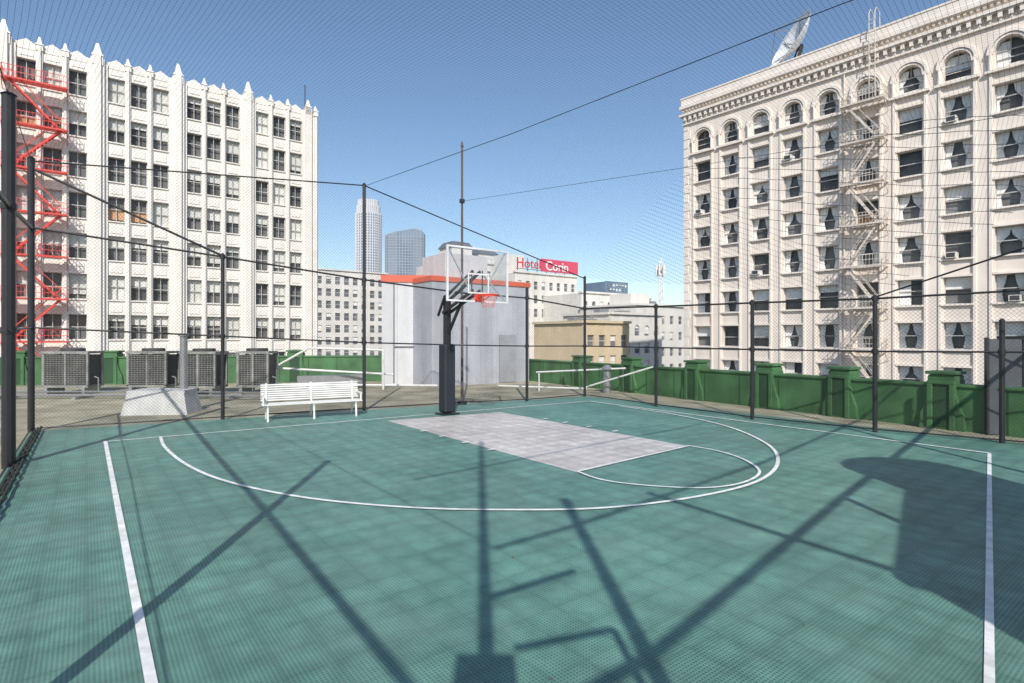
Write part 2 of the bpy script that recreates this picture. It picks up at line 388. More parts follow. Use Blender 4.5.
# ---------------------------------------------------------------- bench
b=T('park_bench'); fr=FR((-6.0,13.3),(2.1,1.12),-1)
b.part('seat',white_paint)
for i in range(8): b.box(fr,0,2.3,.02+i*.06,.06+i*.06,.40,.42)
b.part('backrest',white_paint)
for i in range(8):
    z=.46+i*.052; b.box(fr,0,2.3,-.05-i*.009,-.03-i*.009,z,z+.034)
b.part('legs',white_paint)
for s in (.12,1.15,2.15):
    b.bar(P(fr,s,.45,.02),P(fr,s,.40,.40),.04,.04); b.bar(P(fr,s,-.12,.02),P(fr,s,.03,.40),.04,.04); b.bar(P(fr,s,.0,.40),P(fr,s,-.11,.88),.035,.035); b.bar(P(fr,s,0,.38),P(fr,s,.46,.38),.035,.035)
b.part('armrests',white_paint)
for s in (.03,2.27): b.bar(P(fr,s,-.06,.6),P(fr,s,.46,.6),.05,.03); b.bar(P(fr,s,.44,.59),P(fr,s,.44,.40),.035,.035)
b.finish()

# ---------------------------------------------------------------- rooftop equipment
acm=M('ac_cabinet',(.23,.235,.215),.5,var=.3,scale=3); acd=M('ac_coil',(.05,.05,.05),.6)
for x0,x1,y,a in ((-16.3,-14.75,19.3,.05),(-13.5,-12.1,19.5,0),(-11.4,-10.15,19.1,-.04),(-9.6,-8.5,19.4,.03)):
    t=T('air_conditioner'); L=x1-x0; fr=FR((x0,y),(math.cos(a),math.sin(a)),-1)
    t.part('coil',acd); t.box(fr,.05,L-.05,-.75,-.06,.32,1.38)
    t.part('cabinet',acm)
    for s in (0,L-.07): t.box(fr,s,s+.07,-.07,0,.28,1.42)
    for s in (0,L-.07): t.box(fr,s,s+.07,-.8,-.73,.28,1.42)
    t.box(fr,-.02,L+.02,-.82,.02,1.42,1.5); t.box(fr,0,L,-.8,0,.24,.32); t.box(fr,L/2-.03,L/2+.03,-.06,0,.32,1.42)
    t.part('louvres',acm)
    for i in range(16): t.box(fr,.07,L/2-.03,-.05,-.01,.36+i*.065,.375+i*.065); t.box(fr,L/2+.03,L-.07,-.05,-.01,.36+i*.065,.375+i*.065)
    for i in range(int(L/.1)): t.box(fr,.08+i*.1,.09+i*.1,-.01,-.0,.33,1.41)
    t.part('fan_guard',acd); t.tube(P(fr,L/2,-.4,1.5),P(fr,L/2,-.4,1.6),.36,20)
    t.part('feet',grey_steel)
    for s in (.1,L-.2): t.box(fr,s,s+.1,-.8,.02,.0,.24)
    t.part('pipes',grey_steel); t.path([P(fr,L+.02,-.3,.6),P(fr,L+.15,-.3,.55),P(fr,L+.15,-.3,.05),P(fr,L+.15,.9,.05)],.025,6)
    t.finish()
t=T('equipment_plinth'); fr=FR((-9.95,14.15),(1.0,.12),-1)
con=M('pale_concrete',(.60,.60,.58),.8,var=.15,scale=4,streak=.2)
t.part('base',con); t.taper(fr,0,1.6,-.9,0,0,.55,.86); t.part('cap',con); t.box(fr,.1,1.5,-.82,-.08,.55,.62)
t.part('vent_pipe',grey_steel); t.tube(P(fr,1.25,-.6,.62),P(fr,1.25,-.6,2.02),.09,14); t.tube(P(fr,1.25,-.6,2.02),P(fr,1.25,-.6,2.1),.13,14)
t.finish()
t=T('conduit_run'); t.part('pipes',grey_steel)
for k,(dy,z) in enumerate(((0,.12),(.15,.12),(.4,.2))): t.path([(-20,17.8+dy,z),(-12,18+dy,z),(-8,17.6+dy,z),(-5.6,18.6+dy,z)],.03,6)
for x in (-19,-16.5,-14,-11.5,-9): t.box(((x,17.7),(1,0),(0,1)),0,.12,0,.8,0,.09)
t.finish()
t=T('roof_duct'); t.part('duct',grey_steel); t.bar((-8.1,21.0,.35),(-5.9,21.9,.35),.4,.35); t.part('curb',con); t.box(((-7.6,20.9),V2,(-V2[1],V2[0])),0,1.6,-.3,.3,0,.17); t.finish()
t=T('pipe_brace_frame'); t.part('beams',white_paint)
for a,c in (((-9.6,20.6,.25),(-2.9,21.6,.12)),((-9.4,20.4,.5),(-7.4,20.3,1.6)),((-9.6,20.6,.9),(-4.6,21.6,.55)),((-7.4,20.3,1.6),(-4.9,21.2,1.5)),((-9.5,20.5,0),(-9.5,20.5,1.0)),((-4.9,21.2,0),(-4.9,21.2,1.5))):
    t.tube(a,c,.04)
t.finish()
t=T('pipe_brace_frame'); t.part('beams',white_paint)
for a,c in (((-.5,20.0,.25),(2.6,19.4,.2)),((2.6,19.9,.2),(4.7,18.6,1.0)),((.9,20.6,.7),(4.0,19.6,.9)),((1.0,20.6,0),(1.0,20.6,.7))):
    t.tube(a,c,.03)
t.finish()
t=T('roof_vent'); t.part('stack',grey_steel); t.tube((3.4,19.9,0),(3.4,19.9,.8),.14,12); t.part('cap',grey_steel); t.tube((3.4,19.9,.85),(3.4,19.9,1.0),.24,12,.08); t.finish()
# grey penthouse with orange-red fascia
t=T('elevator_penthouse'); pw=M('penthouse_metal',(.42,.43,.47),.6,var=.08,scale=1.5,streak=.2); pw2=M('penthouse_white',(.62,.625,.635),.6,var=.06,streak=.2)
fr=FR((-3.2,22.2),V2,-1)
t.part('walls',pw); t.box(fr,-.0,5.0,-4,0,0,4.25)
t.part('ribs',pw)
for i in range(18): t.box(fr,.1+i*.28,.16+i*.28,0,.03,.0,3.9)
t.part('fascia',M('orange_red_fascia',(.60,.12,.065),.6,var=.08)); t.box(fr,-.04,5.05,-4.05,.05,4.25,4.45)
t.part('side_block',pw2); f2=FR((-5.45,23.3),(1,.12),-1); t.box(f2,0,2.6,-3,0,0,4.3)
t.part('wall_conduits',grey_steel); t.tube(P3(f2,.5,.05,.1),P3(f2,.5,.05,4.2),.03,6); t.tube(P3(f2,.5,.05,1.6),P3(f2,1.7,.05,1.6),.025,6); t.box(f2,1.6,1.95,.0,.14,1.35,1.9)
t.part('panel_seams',MATS['penthouse_metal'])
for s in (.65,1.3,1.95): t.box(f2,s-.01,s+.01,0,.008,.05,4.25)
t.part('side_fascia',MATS['orange_red_fascia']); t.box(f2,-.04,2.4,-3.04,.04,4.3,4.6)
t.part('roof_hatch',pw2); t.box(fr,1.2,3.4,-3,-1,4.45,5.6)
t.part('door',M('grey_door',(.3,.31,.33),.5)); t.box(fr,3.3,4.2,.03,.07,.02,2.1)
t.finish()

# ---------------------------------------------------------------- green parapets
def parapet(name,a,bb,hgt,posts,pw_=1.0,ph=1.38):
    t=T(name); L=math.hypot(bb[0]-a[0],bb[1]-a[1]); fr=FR(a,(bb[0]-a[0],bb[1]-a[1]),1)
    t.part('wall',green_paint); t.box(fr,0,L,-.15,.15,0,hgt)
    t.part('coping',green_paint)['bevel']=.02; t.box(fr,0,L,-.19,.19,hgt,hgt+.07)
    prof=[(-.5,0),(-.47,.35),(-.36,.62),(-.3,.9),(-.3,1.28),(-.26,1.33),(.26,1.33),(.3,1.28),(.3,.9),(.36,.62),(.47,.35),(.5,0)]
    for s in posts:
        k=pw_; q=[(s+x*k,z*ph/1.37) for x,z in prof]
        t.part('piers',green_paint)['bevel']=.012; t.prism(fr,q,-.24,.24)
        t.box(fr,s-.34*k,s+.34*k,-.28,.28,ph*.975,ph*1.03)
        for sg in (-1,1):
            d0,d1=(.24,.29) if sg>0 else (-.29,-.24)
            t.box(fr,s-.3*k,s-.18*k,d0,d1,0,ph*.8); t.box(fr,s+.18*k,s+.3*k,d0,d1,0,ph*.8); t.box(fr,s-.3*k,s+.3*k,d0,d1,ph*.8,ph*.86)
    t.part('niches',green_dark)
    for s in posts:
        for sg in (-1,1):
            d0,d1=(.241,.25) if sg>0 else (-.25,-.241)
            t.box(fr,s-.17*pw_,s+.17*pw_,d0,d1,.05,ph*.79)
    t.part('panel_joints',green_dark); k=.9
    while k<L: 
        t.box(fr,k-.015,k+.015,.15,.156,.02,hgt-.02); t.box(fr,k-.015,k+.015,-.156,-.15,.02,hgt-.02); k+=1.22
    t.finish()
e0=(11.9,8.47); e1=(.55,26.1)
Lp=math.hypot(e1[0]-e0[0],e1[1]-e0[1])
def kk(y): return (y-e0[1])/(e1[1]-e0[1])*Lp
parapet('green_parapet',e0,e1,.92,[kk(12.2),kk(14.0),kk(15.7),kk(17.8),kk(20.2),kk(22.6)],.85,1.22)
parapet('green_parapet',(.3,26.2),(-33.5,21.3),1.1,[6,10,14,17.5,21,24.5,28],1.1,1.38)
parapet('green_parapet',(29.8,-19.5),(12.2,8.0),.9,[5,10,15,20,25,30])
t=T('equipment_screen'); fr=FR((9.7,11.35),(1,-.25),-1); sc=M('slate_screen',(.075,.085,.1),.6,var=.2,scale=2)
t.part('panels',sc)
for i in range(5): t.box(fr,i*.62,.58+i*.62,-.05,0,.02,1.95)
t.part('frame',black_steel); t.box(fr,0,3.1,-.12,-.051,1.86,1.96)
for i in range(6): t.box(fr,-.02+i*.62,.02+i*.62,-.1,.01,0,1.99)
t.finish()

# ---------------------------------------------------------------- detailed windows
def window(t,fr,c,w_,z0,z1,rec,style,vert=True):
    a,bb=c-w_/2,c+w_/2; d=-rec+.13
    fm=frame_w if style!='d' else frame_d
    t.part('window_frames',fm); f=.06
    t.box(fr,a,bb,d-.05,d+.05,z0,z0+f); t.box(fr,a,bb,d-.05,d+.05,z1-f,z1); t.box(fr,a,a+f,d-.05,d+.05,z0+f,z1-f); t.box(fr,bb-f,bb,d-.05,d+.05,z0+f,z1-f)
    zm=(z0+z1)/2+random.choice((0,0,.0,.12,-.1)); t.box(fr,a+f,bb-f,d-.04,d+.055,zm-.035,zm+.035)
    if vert: t.box(fr,c-.025,c+.025,d-.03,d+.045,z0+f,z1-f)
    t.part('glass',glass)
    k=random.uniform(-.012,.012); k2=random.uniform(-.012,.012)
    t.face([P(fr,a+f,d+k,z0+f),P(fr,bb-f,d-k,z0+f),P(fr,bb-f,d-k+k2,z1-f),P(fr,a+f,d+k+k2,z1-f)])
def blinds(t,fr,c,w_,z0,z1,rec,prob,amber=.03):
    d=-rec+.06; a,bb=c-w_/2+.05,c+w_/2-.05; r=random.random()
    if r<prob:
        k=random.choice((.25,.4,.5,.5,.6,.8,1,1)); t.part('blinds',blind)
        t.face([P(fr,a,d,z1-(z1-z0)*k),P(fr,bb,d,z1-(z1-z0)*k),P(fr,bb,d,z1),P(fr,a,d,z1)])
    elif r<prob+amber:
        t.part('amber_blinds',blind2); t.face([P(fr,a,d,z0+.2),P(fr,bb,d,z0+.2),P(fr,bb,d,(z0+z1)/2),P(fr,a,d,(z0+z1)/2)])
def curtains(t,fr,c,w_,z0,z1,rec):
    d=-rec+.09; a,bb=c-w_/2+.05,c+w_/2-.05; r=random.random(); H=z1-z0
    t.part('curtains',curtain)
    if r<.56:
        q0=random.uniform(.3,.49); q1=random.uniform(.12,.34)
        for e,sg in ((a,1),(bb,-1)):
            t.face([P(fr,e,d,z1),P(fr,e+sg*w_*q0,d,z1),P(fr,e+sg*w_*q0*.85,d,z1-H*.3),P(fr,e+sg*w_*q1*.7,d,z1-H*.6),P(fr,e+sg*w_*q1,d,z0),P(fr,e,d,z0)])
    elif r<.74:
        k=random.choice((.3,.45,.5,.6)); t.face([P(fr,a,d,z1-H*k),P(fr,bb,d,z1-H*k),P(fr,bb,d,z1),P(fr,a,d,z1)])
    elif r<.82: t.face([P(fr,a,d,z0),P(fr,(a+bb)/2,d,z0),P(fr,(a+bb)/2,d,z1),P(fr,a,d,z1)])
    elif r<.86:
        t.part('amber_blinds',blind2); t.face([P(fr,a,d,z0+.2),P(fr,bb,d,z0+.2),P(fr,bb,d,(z0+z1)/2),P(fr,a,d,(z0+z1)/2)])
    if random.random()<.14:
        o=random.choice((-.35,.3))
        t.part('window_ac_units',frame_w); t.box(fr,c+o-.34,c+o+.34,-rec,.35,z0+.05,z0+.5)
        t.part('ac_grilles',acd); t.box(fr,c+o-.28,c+o+.28,.35,.356,z0+.1,z0+.45)

# ---------------------------------------------------------------- left white building
t=T('white_terracotta_office_building'); fr=((-21.6,62.0),(-.794,-.607),(.607,-.794)); L=1.7+6.25*6
rec=.42; ztop=26.7
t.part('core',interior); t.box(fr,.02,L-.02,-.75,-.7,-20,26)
t.part('body',white_tc); t.box(fr,0,L,-22,-.75,-39.8,26.4)
t.part('piers',white_tc)
t.box(fr,0,1.7,-.75,.0,-39.8,ztop); t.box(fr,.15,.45,0,.22,-39.8,ztop); t.box(fr,.75,1.45,0,.3,-39.8,ztop+.4)
rows=[24.5-3.6*i for i in range(12)]; wh=2.25
for bay in range(6):
    s0=1.7+6.25*bay
    e=s0+4.75
    t.part('piers',white_tc)
    t.box(fr,e,e+1.5,-.75,0,-39.8,ztop); t.box(fr,e+.25,e+1.25,0,.22,-39.8,ztop+.3); t.prism(fr,[(e+.5,-39),(e+1.0,-39),(e+1.0,ztop+.6),(e+.5,ztop+.6)],.22,.42)
    t.part('mullion_piers',white_tc)
    for k in (1,2):
        m0=s0+1.3*k+.425*(k-1); t.box(fr,m0,m0+.425,-.75,-.02,-39.8,ztop-.1); t.box(fr,m0+.12,m0+.3,-.02,.12,-39.8,ztop+.1)
    for k in range(3):
        w0=s0+k*1.725; w1=w0+1.3
        zz=ztop-.3
        for z in rows:
            t.part('spandrels',white_tc)
            t.box(fr,w0,w1,-.75,-.12,z+wh/2,zz)
            if zz-(z+wh/2)<2: t.box(fr,w0+.2,w1-.2,-.12,-.07,z+wh/2+.25,zz-.35)
            t.part('sills',white_tc); t.box(fr,w0-.04,w1+.04,-.4,-.0,z-wh/2-.1,z-wh/2)
            zz=z-wh/2-.1
            if z>-8:
                window(t,fr,(w0+w1)/2,1.3,z-wh/2,z+wh/2,.55,'d'); blinds(t,fr,(w0+w1)/2,1.3,z-wh/2,z+wh/2,.6,.66,.05)
        t.part('spandrels',white_tc); t.box(fr,w0,w1,-.75,-.12,-39.8,zz)
t.part('parapet_crown',white_tc)
t.box(fr,0,L,-.9,-.13,26.45,26.95)
def finial(c,w_,z0,z1,d0=-.45,d1=.3):
    t.box(fr,c-w_/2,c+w_/2,d0,d1,z0,z1-.9*w_/.6); t.taper(fr,c-w_/2-.06,c+w_/2+.06,d0-.06,d1+.06,z1-.9*w_/.6,z1-.75*w_/.6,.8); t.taper(fr,c-w_/2*.8,c+w_/2*.8,d0+.1,d1-.1,z1-.75*w_/.6,z1,.3)
finial(.3,.45,26.4,27.6); finial(1.1,.6,26.4,28.1)
for bay in range(6):
    s0=1.7+6.25*bay
    finial(s0+4.75+.75,.8,26.4,28.4)
    for k in (1.51,3.24): finial(s0+k,.5,26.5,27.7,-.4,.08)
    for k in (.65,2.375,4.1): t.prism(fr,[(s0+k-.6,26.95),(s0+k+.6,26.95),(s0+k+.45,27.07),(s0+k,27.35),(s0+k-.45,27.07)],-.35,-.16)
t.part('roof_mast',black_steel); t.tube(P(fr,.5,-3,26),P(fr,.5,-3,31),.05,6)
t.finish()
def fire_escape(name,fr,s0,s1,zs,mat,dep=1.1,flip=0,extra=0):
    t=T(name); t.part('platforms',mat)
    for i,z in enumerate(zs):
        for j in range(6): t.box(fr,s0,s1,.45+j*dep/6,.45+j*dep/6+dep/9,z,z+.05)
        t.box(fr,s0,s1,.45+dep,.45+dep+.05,z-.08,z+.06); t.box(fr,s0,s0+.06,.0,.45+dep,z-.08,z+.06); t.box(fr,s1-.06,s1,.0,.45+dep,z-.08,z+.06)
        for br in (s0,s1): t.bar(P3(fr,br,.05,z-.9),P3(fr,br,dep+.4,z-.05),.05,.05)
    t.part('railings',mat)
    for z in zs:
        for zz in (z+.5,z+.98):
            t.box(fr,s0,s1,.45+dep,.48+dep+.01,zz,zz+.04); t.box(fr,s0,s0+.04,.0,.45+dep,zz,zz+.04); t.box(fr,s1-.04,s1,.0,.45+dep,zz,zz+.04)
        n=int((s1-s0)/.24)
        for i in range(n+1):
            s=s0+(s1-s0)*i/n; t.box(fr,s-.012,s+.012,.46+dep,.485+dep,z,z+1.0)
        for i in range(4):
            d=.1+i*dep/3
            for s in (s0,s1-.03): t.box(fr,s,s+.03,d,d+.03,z,z+1.0)
    t.part('stairs',mat)
    for i in range(len(zs)-1):
        za,zb=zs[i+1],zs[i]
        a,bb=(s0+.5,s1-.4) if (i+flip)%2==0 else (s1-.5,s0+.4)
        for d in (.75,1.25): 
            t.bar(P3(fr,a,d,za+.05),P3(fr,bb,d,zb+.05),.05,.16); t.bar(P3(fr,a,d,za+.95),P3(fr,bb,d,zb+.95),.03,.04)
        for k in range(14):
            q=(k+.5)/14; s=a+(bb-a)*q; z=za+(zb-za)*q; t.box(fr,s-.1,s+.1,.78,1.22,z+.03,z+.07)
    if extra:
        t.part('roof_ladder',mat); z=zs[0]
        for s in (s1-1.2,s1-.75):
            t.path([P3(fr,s,.9,z),P3(fr,s,.95,extra+1.2),P3(fr,s,.6,extra+1.7),P3(fr,s,-.3,extra+1.6),P3(fr,s,-.4,extra)],.035,6)
        k=z
        while k<extra+1: t.bar(P3(fr,s1-1.2,.92,k),P3(fr,s1-.75,.92,k),.03,.03); k+=.35
    t.finish()
frL=fr
fire_escape('fire_escape',frL,21.8,26.0,[23.2-3.6*i for i in range(9)],red_paint,1.1,0)

# ---------------------------------------------------------------- right cream building
t=T('cream_arcaded_hotel_building'); fr=((19.3,62.5),(.654,-.756),(-.756,-.654)); n=13; L=2.3*2+3.15*(n-1)
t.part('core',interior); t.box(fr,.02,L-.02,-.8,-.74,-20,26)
t.part('body',cream_tc); t.box(fr,0,L,-20,-.8,-39.8,27.2)
rows=[20.1-3.6*i for i in range(11)]; ww=1.75; wh=2.15
ztop=26.0
cs=[2.3+3.15*i for i in range(n)]
edges=[0]+[x for c in cs for x in (c-ww/2,c+ww/2)]+[L]
t.part('piers',cream_tc)
for i in range(0,len(edges),2): t.box(fr,edges[i],edges[i+1],-.8,0,-39.8,ztop)
t.part('pilaster_strips',cream_trim)
for c in cs:
    for sg in (-1,1):
        e=c+sg*(ww/2+.22); t.box(fr,e-.09,e+.09,0,.1,-39.8,24.0)
for i,z0 in enumerate(range(-14,26)):
    t.box(fr,.0,.55 if i%2 else .8,0,.06,z0+.05,z0+.92)
zs_r=23.75
for c in cs:
    a,bb=c-ww/2,c+ww/2
    t.part('spandrels',cream_tc)
    K=12; r=ww/2; pts=[(c-r*math.cos(math.pi*i/K),zs_r+r*math.sin(math.pi*i/K)) for i in range(K+1)]
    for i in range(K):
        p,q=pts[i],pts[i+1]
        t.prism(fr,[p,q,(q[0],ztop),(p[0],ztop)],-.7,-.004)
    t.part('archivolts',cream_trim)
    for rr0,rr1,dd in ((r+.0,r+.16,.12),(r+.2,r+.42,.2)):
        for i in range(K):
            a0,a1=math.pi*i/K,math.pi*(i+1)/K
            t.prism(fr,[(c-rr0*math.cos(a0),zs_r+rr0*math.sin(a0)),(c-rr0*math.cos(a1),zs_r+rr0*math.sin(a1)),(c-rr1*math.cos(a1),zs_r+rr1*math.sin(a1)),(c-rr1*math.cos(a0),zs_r+rr1*math.sin(a0))],.0,dd)
    for sg in (-1,1):
        e=c+sg*(r+.24); t.box(fr,e-.2,e+.2,.1,.26,zs_r-.28,zs_r-.02); t.tube(P3(fr,e,.2,22.3),P3(fr,e,.2,zs_r-.28),.11,10)
    t.box(fr,c-r-.55,c+r+.55,.0,.3,22.08,22.28)
    window(t,fr,c,ww,22.5,zs_r,.6,'d',False); curtains(t,fr,c,ww,22.5,24.4,.6)
    t.part('arch_glass',glass); t.face([P3(fr,x,-.47,z) for x,z in pts])
    t.part('arch_frames',frame_d)
    for i in range(K): 
        t.bar(P3(fr,c+(pts[i][0]-c)*.96,-.47,zs_r+(pts[i][1]-zs_r)*.96),P3(fr,c+(pts[i+1][0]-c)*.96,-.47,zs_r+(pts[i+1][1]-zs_r)*.96),.08,.08)
    t.bar(P3(fr,c,-.47,zs_r),P3(fr,c,-.47,zs_r+r-.05),.05,.05)
    top=22.5
    for z in rows:
        t.part('spandrels',cream_tc); t.box(fr,a,bb,-.8,-.06,z+wh/2,top)
        t.part('sills',cream_trim); t.box(fr,a-.2,bb+.2,-.4,.16,z-wh/2-.14,z-wh/2)
        t.box(fr,a-.1,bb+.1,0.001,.09,z+wh/2,z+wh/2+.16)
        top=z-wh/2-.14
        if z>-8:
            window(t,fr,c,ww,z-wh/2,z+wh/2,.6,'d',False); curtains(t,fr,c,ww,z-wh/2,z+wh/2,.6)
    t.part('spandrels',cream_tc); t.box(fr,a,bb,-.8,-.06,-39.8,top)
t.part('cornice',cream_trim)
t.box(fr,-.1,L,-.3,.22,25.65,25.85)
k=.2
while k<L-.3:
    t.box(fr,k,k+.26,.0,.42,26.05,26.55); t.prism(fr,[(k+.26,26.55),(k+.26,26.35),(k+.36,26.5),(k+.52,26.5),(k+.62,26.35),(k+.62,26.55)],.0,.38)
    t.box(fr,k+.05,k+.21,.0,.25,25.85,26.05); k+=.62
t.box(fr,-.12,L,-.8,-.005,25.99,27.6); t.box(fr,-.3,L,-.6,.55,26.55,26.8)
k=0
while k<L-.3: t.box(fr,k,k+.18,.0,.35,27.15,27.4); k+=.4
t.box(fr,-.3,L,-.9,.5,27.4,27.75); t.box(fr,-.2,L,-.9,.3,27.75,28.5)
t.box(fr,-.25,L,-.95,.36,28.5,28.65)
t.part('service_pipe',cream_iron); t.tube(P3(fr,16.3,.12,-20),P3(fr,16.3,.12,27),.07,8)
t.finish()
frR=fr
fire_escape('fire_escape',frR,16.4,19.7,[22.25]+[19.0-3.6*i-.1 for i in range(8)],cream_iron,1.0,1,28.6)
# satellite dish on the roof
t=T('satellite_dish'); dm=M('dish_white',(.78,.78,.78),.4); C=Vector(P3(frR,10.6,-2.2,31.9)); ax=Vector((-.80,-.02,.42)).normalized()
u=ax.orthogonal().normalized(); v=ax.cross(u); t.part('reflector',dm)['smooth']=True
NR,NA,RD=8,28,2.9; DP=1.1; vs=[C-ax*DP]; fs=[]
for i in range(1,NR+1):
    r=RD*i/NR
    for j in range(NA): vs.append(C-ax*DP+ax*(DP*(r/RD)**2)+(u*math.cos(2*math.pi*j/NA)+v*math.sin(2*math.pi*j/NA))*r)
for j in range(NA): fs.append((0,1+j,1+(j+1)%NA))
for i in range(NR-1):
    for j in range(NA): fs.append((1+i*NA+j,1+(i+1)*NA+j,1+(i+1)*NA+(j+1)%NA,1+i*NA+(j+1)%NA))
t.mesh(vs,fs)
t.part('struts',grey_steel)
for j in (0,7,14,21): t.tube(C+(u*math.cos(2*math.pi*j/NA)+v*math.sin(2*math.pi*j/NA))*RD*.95,C+ax*1.7,.04,6)
for j in range(0,NA,4): t.tube(C-ax*(DP+.05),C-ax*.18+(u*math.cos(2*math.pi*j/NA)+v*math.sin(2*math.pi*j/NA))*RD*.93,.05,5)
t.part('pedestal',black_steel)
base=P3(frR,10.6,-3.0,27.2); t.tube(base,C-ax*1.2,.3,10); 
for dx,dy in ((-1,-1),(1,-1),(1,1),(-1,1)): t.tube((base[0]+dx*.9,base[1]+dy*.9,27.2),C-ax*1.15,.08,6)
t.part('equipment',grey_steel); t.box(((base[0],base[1]),(1,0),(0,1)),-1.3,1.3,-1.3,1.3,27.2,28.9)
t.finish()

# ---------------------------------------------------------------- generic city buildings
def facade(t,fr,L,z1,cp,rp,ww,wh,nr,tm=1.2,rec=.35,zb=-39.8,wall='walls',mat=None,arch=False):
    n=max(1,int(L//cp)); m=(L-n*cp)/2
    cs=[m+cp*(i+.5) for i in range(n)]
    ed=[0]+[x for c in cs for x in (c-ww/2,c+ww/2)]+[L]
    t.part(wall,mat)
    for i in range(0,len(ed),2): t.box(fr,ed[i],ed[i+1],-rec,0,zb,z1)
    for c in cs:
        top=z1-.02
        for j in range(nr):
            z=z1-tm-rp*(j+.5); t.part(wall,mat); t.box(fr,c-ww/2,c+ww/2,-rec,-.04,z+wh/2,top); top=z-wh/2
            if arch and j==0:
                r=ww/2; zz=z+wh/2-r
                for i in range(8):
                    a0,a1=math.pi*i/8,math.pi*(i+1)/8
                    t.prism(fr,[(c-r*math.cos(a0),zz+r*math.sin(a0)),(c-r*math.cos(a1),zz+r*math.sin(a1)),(c-r*math.cos(a1),z+wh/2),(c-r*math.cos(a0),z+wh/2)],-rec+.1,-.045)
            t.part('window_glass',farglass); t.face([P3(fr,c-ww/2,-rec+.05,z-wh/2),P3(fr,c+ww/2,-rec+.05,z-wh/2),P3(fr,c+ww/2,-rec+.05,z+wh/2),P3(fr,c-ww/2,-rec+.05,z+wh/2)])
            t.part('window_bars',frame_w); t.box(fr,c-ww/2,c+ww/2,-rec+.08,-rec+.13,z-.05,z+.05)
            if random.random()<.4:
                t.part('blinds',blind); k=random.choice((.3,.5,.5,.8)); t.box(fr,c-ww/2+.05,c+ww/2-.05,-rec+.06,-rec+.075,z+wh/2-wh*k,z+wh/2)
        t.part(wall,mat); t.box(fr,c-ww/2,c+ww/2,-rec,-.04,zb,top)
    t.part('cornice',mat); t.box(fr,-.2,L+.2,-.6,.35,z1-.05,z1+.35)
def city(name,o,dirs,L,dep,z1,mat,cp=3,rp=3.5,ww=1.4,wh=2,nr=8,tm=1.2,zb=-39.8,finish=True,left=False,arch=False):
    t=T(name); fr=FR(o,dirs,-1)
    t.part('body',mat); t.box(fr,.02,L-.02,-dep,-.351,zb,z1-.1)
    if left:
        f2=(P(fr,.0,-dep),fr[2],(-fr[1][0],-fr[1][1]))
        facade(t,f2,dep-.36,z1-.03,cp,rp,ww,wh,nr,tm,mat=mat,wall='side_walls',zb=zb)
    facade(t,fr,L,z1,cp,rp,ww,wh,nr,tm,mat=mat,zb=zb,arch=arch)
    if finish: t.finish()
    return t,fr
beige=M('beige_brick',(.50,.445,.38),.8,var=.1,scale=.3,streak=.1)
offw=M('offwhite_stucco',(.70,.665,.61),.8,var=.08,scale=.3,streak=.1)
tan=M('tan_stucco',(.62,.50,.33),.8,var=.1,scale=.3)
pale=M('hazed_concrete_far',(.47,.49,.52),.7,var=.06,scale=.1)  # distance haze painted into the far tower colours, concrete and glass lightened
hazeblue=M('hazed_glass_far',(.16,.22,.30),.25,var=.3,scale=.05)
city('office_block',(-57.4,160),V2,23,20,21.6,offw,2.7,3.55,1.5,2.2,11)
city('brick_apartment_block',(-36,190),V2,22,20,17,beige,2.8,3.5,1.4,2,9)
t=T('round_skyscraper'); t.part('shaft',pale); cx,cy=-232,900
tiers=[(20,-40,200),(17.8,200,212),(15.8,212,221)]
for r,z0,z1 in tiers: t.tube((cx,cy,z0),(cx,cy,z1),r,32)
t.part('ribs',M('skyscraper_rib',(.54,.55,.57),.6))
for r,z0,z1 in tiers:
    for i in range(32):
        a=2*math.pi*i/32; t.tube((cx+math.cos(a)*r,cy+math.sin(a)*r,z0),(cx+math.cos(a)*r,cy+math.sin(a)*r,z1+1),1.1,4)
t.part('floor_bands',hazeblue)
for i in range(46): t.tube((cx,cy,2+i*4.3),(cx,cy,4+i*4.3),20.3,32)
t.finish()
t=T('glass_skyscraper'); t.part('body',hazeblue); fr=FR((-182,800),(.97,.24),-1)
prof=[(0,0),(4,3.5),(16,7),(40,7),(52,3.5),(57,0),(57,-40),(0,-40)]
vs=[]; zt=[148,149,153,158,156,151,151,148]
for k in range(2):
    for (s,d),z in zip(prof,zt): vs.append(P3(fr,s,d,-40 if k==0 else z))
nn=len(prof); t.mesh(vs,[tuple(range(nn)),tuple(range(nn,2*nn))]+[(i,(i+1)%nn,nn+(i+1)%nn,nn+i) for i in range(nn)])
t.part('mullions',M('grey_mullion',(.30,.34,.39),.5))
for i in range(len(prof)-3):
    (s0,d0),(s1,d1)=prof[i],prof[i+1]
    for k in range(6 if i in(1,2,3) else 2):
        q=k/(6 if i in(1,2,3) else 2); s=s0+(s1-s0)*q; d=d0+(d1-d0)*q; z=zt[i]+(zt[i+1]-zt[i])*q
        t.tube(P3(fr,s,d,-40),P3(fr,s,d,z+1.5),.7,4)
    for f in range(36): 
        z=6+f*4.0; t.bar(P3(fr,s0,d0,z),P3(fr,s1,d1,z),1.2,1.0)
t.finish()
city('cream_office_block',(-17,122),V2,15,15,16.5,offw,2.5,3.4,1.2,2,8)
t,fr=city('ornate_roof_hotel',(-15.5,134),V2,19,16,20.5,offw,2.6,3.4,1.3,2.1,9,finish=False)
t.part('penthouse',offw); t.box(fr,3,9,-9,-3,20.4,24.5); t.box(fr,11,17,-9,-3,20.4,23.5)
t.part('dark_roof',M('slate_roof',(.13,.14,.16),.6)); t.taper(fr,2.6,9.4,-9.4,-2.6,24.5,26,.7); t.taper(fr,10.6,17.4,-9.4,-2.6,23.5,25,.6)
t.part('roof_railings',grey_steel)
for s in range(1,19,2): t.box(fr,s,s+.08,-.3,-.22,20.8,21.8)
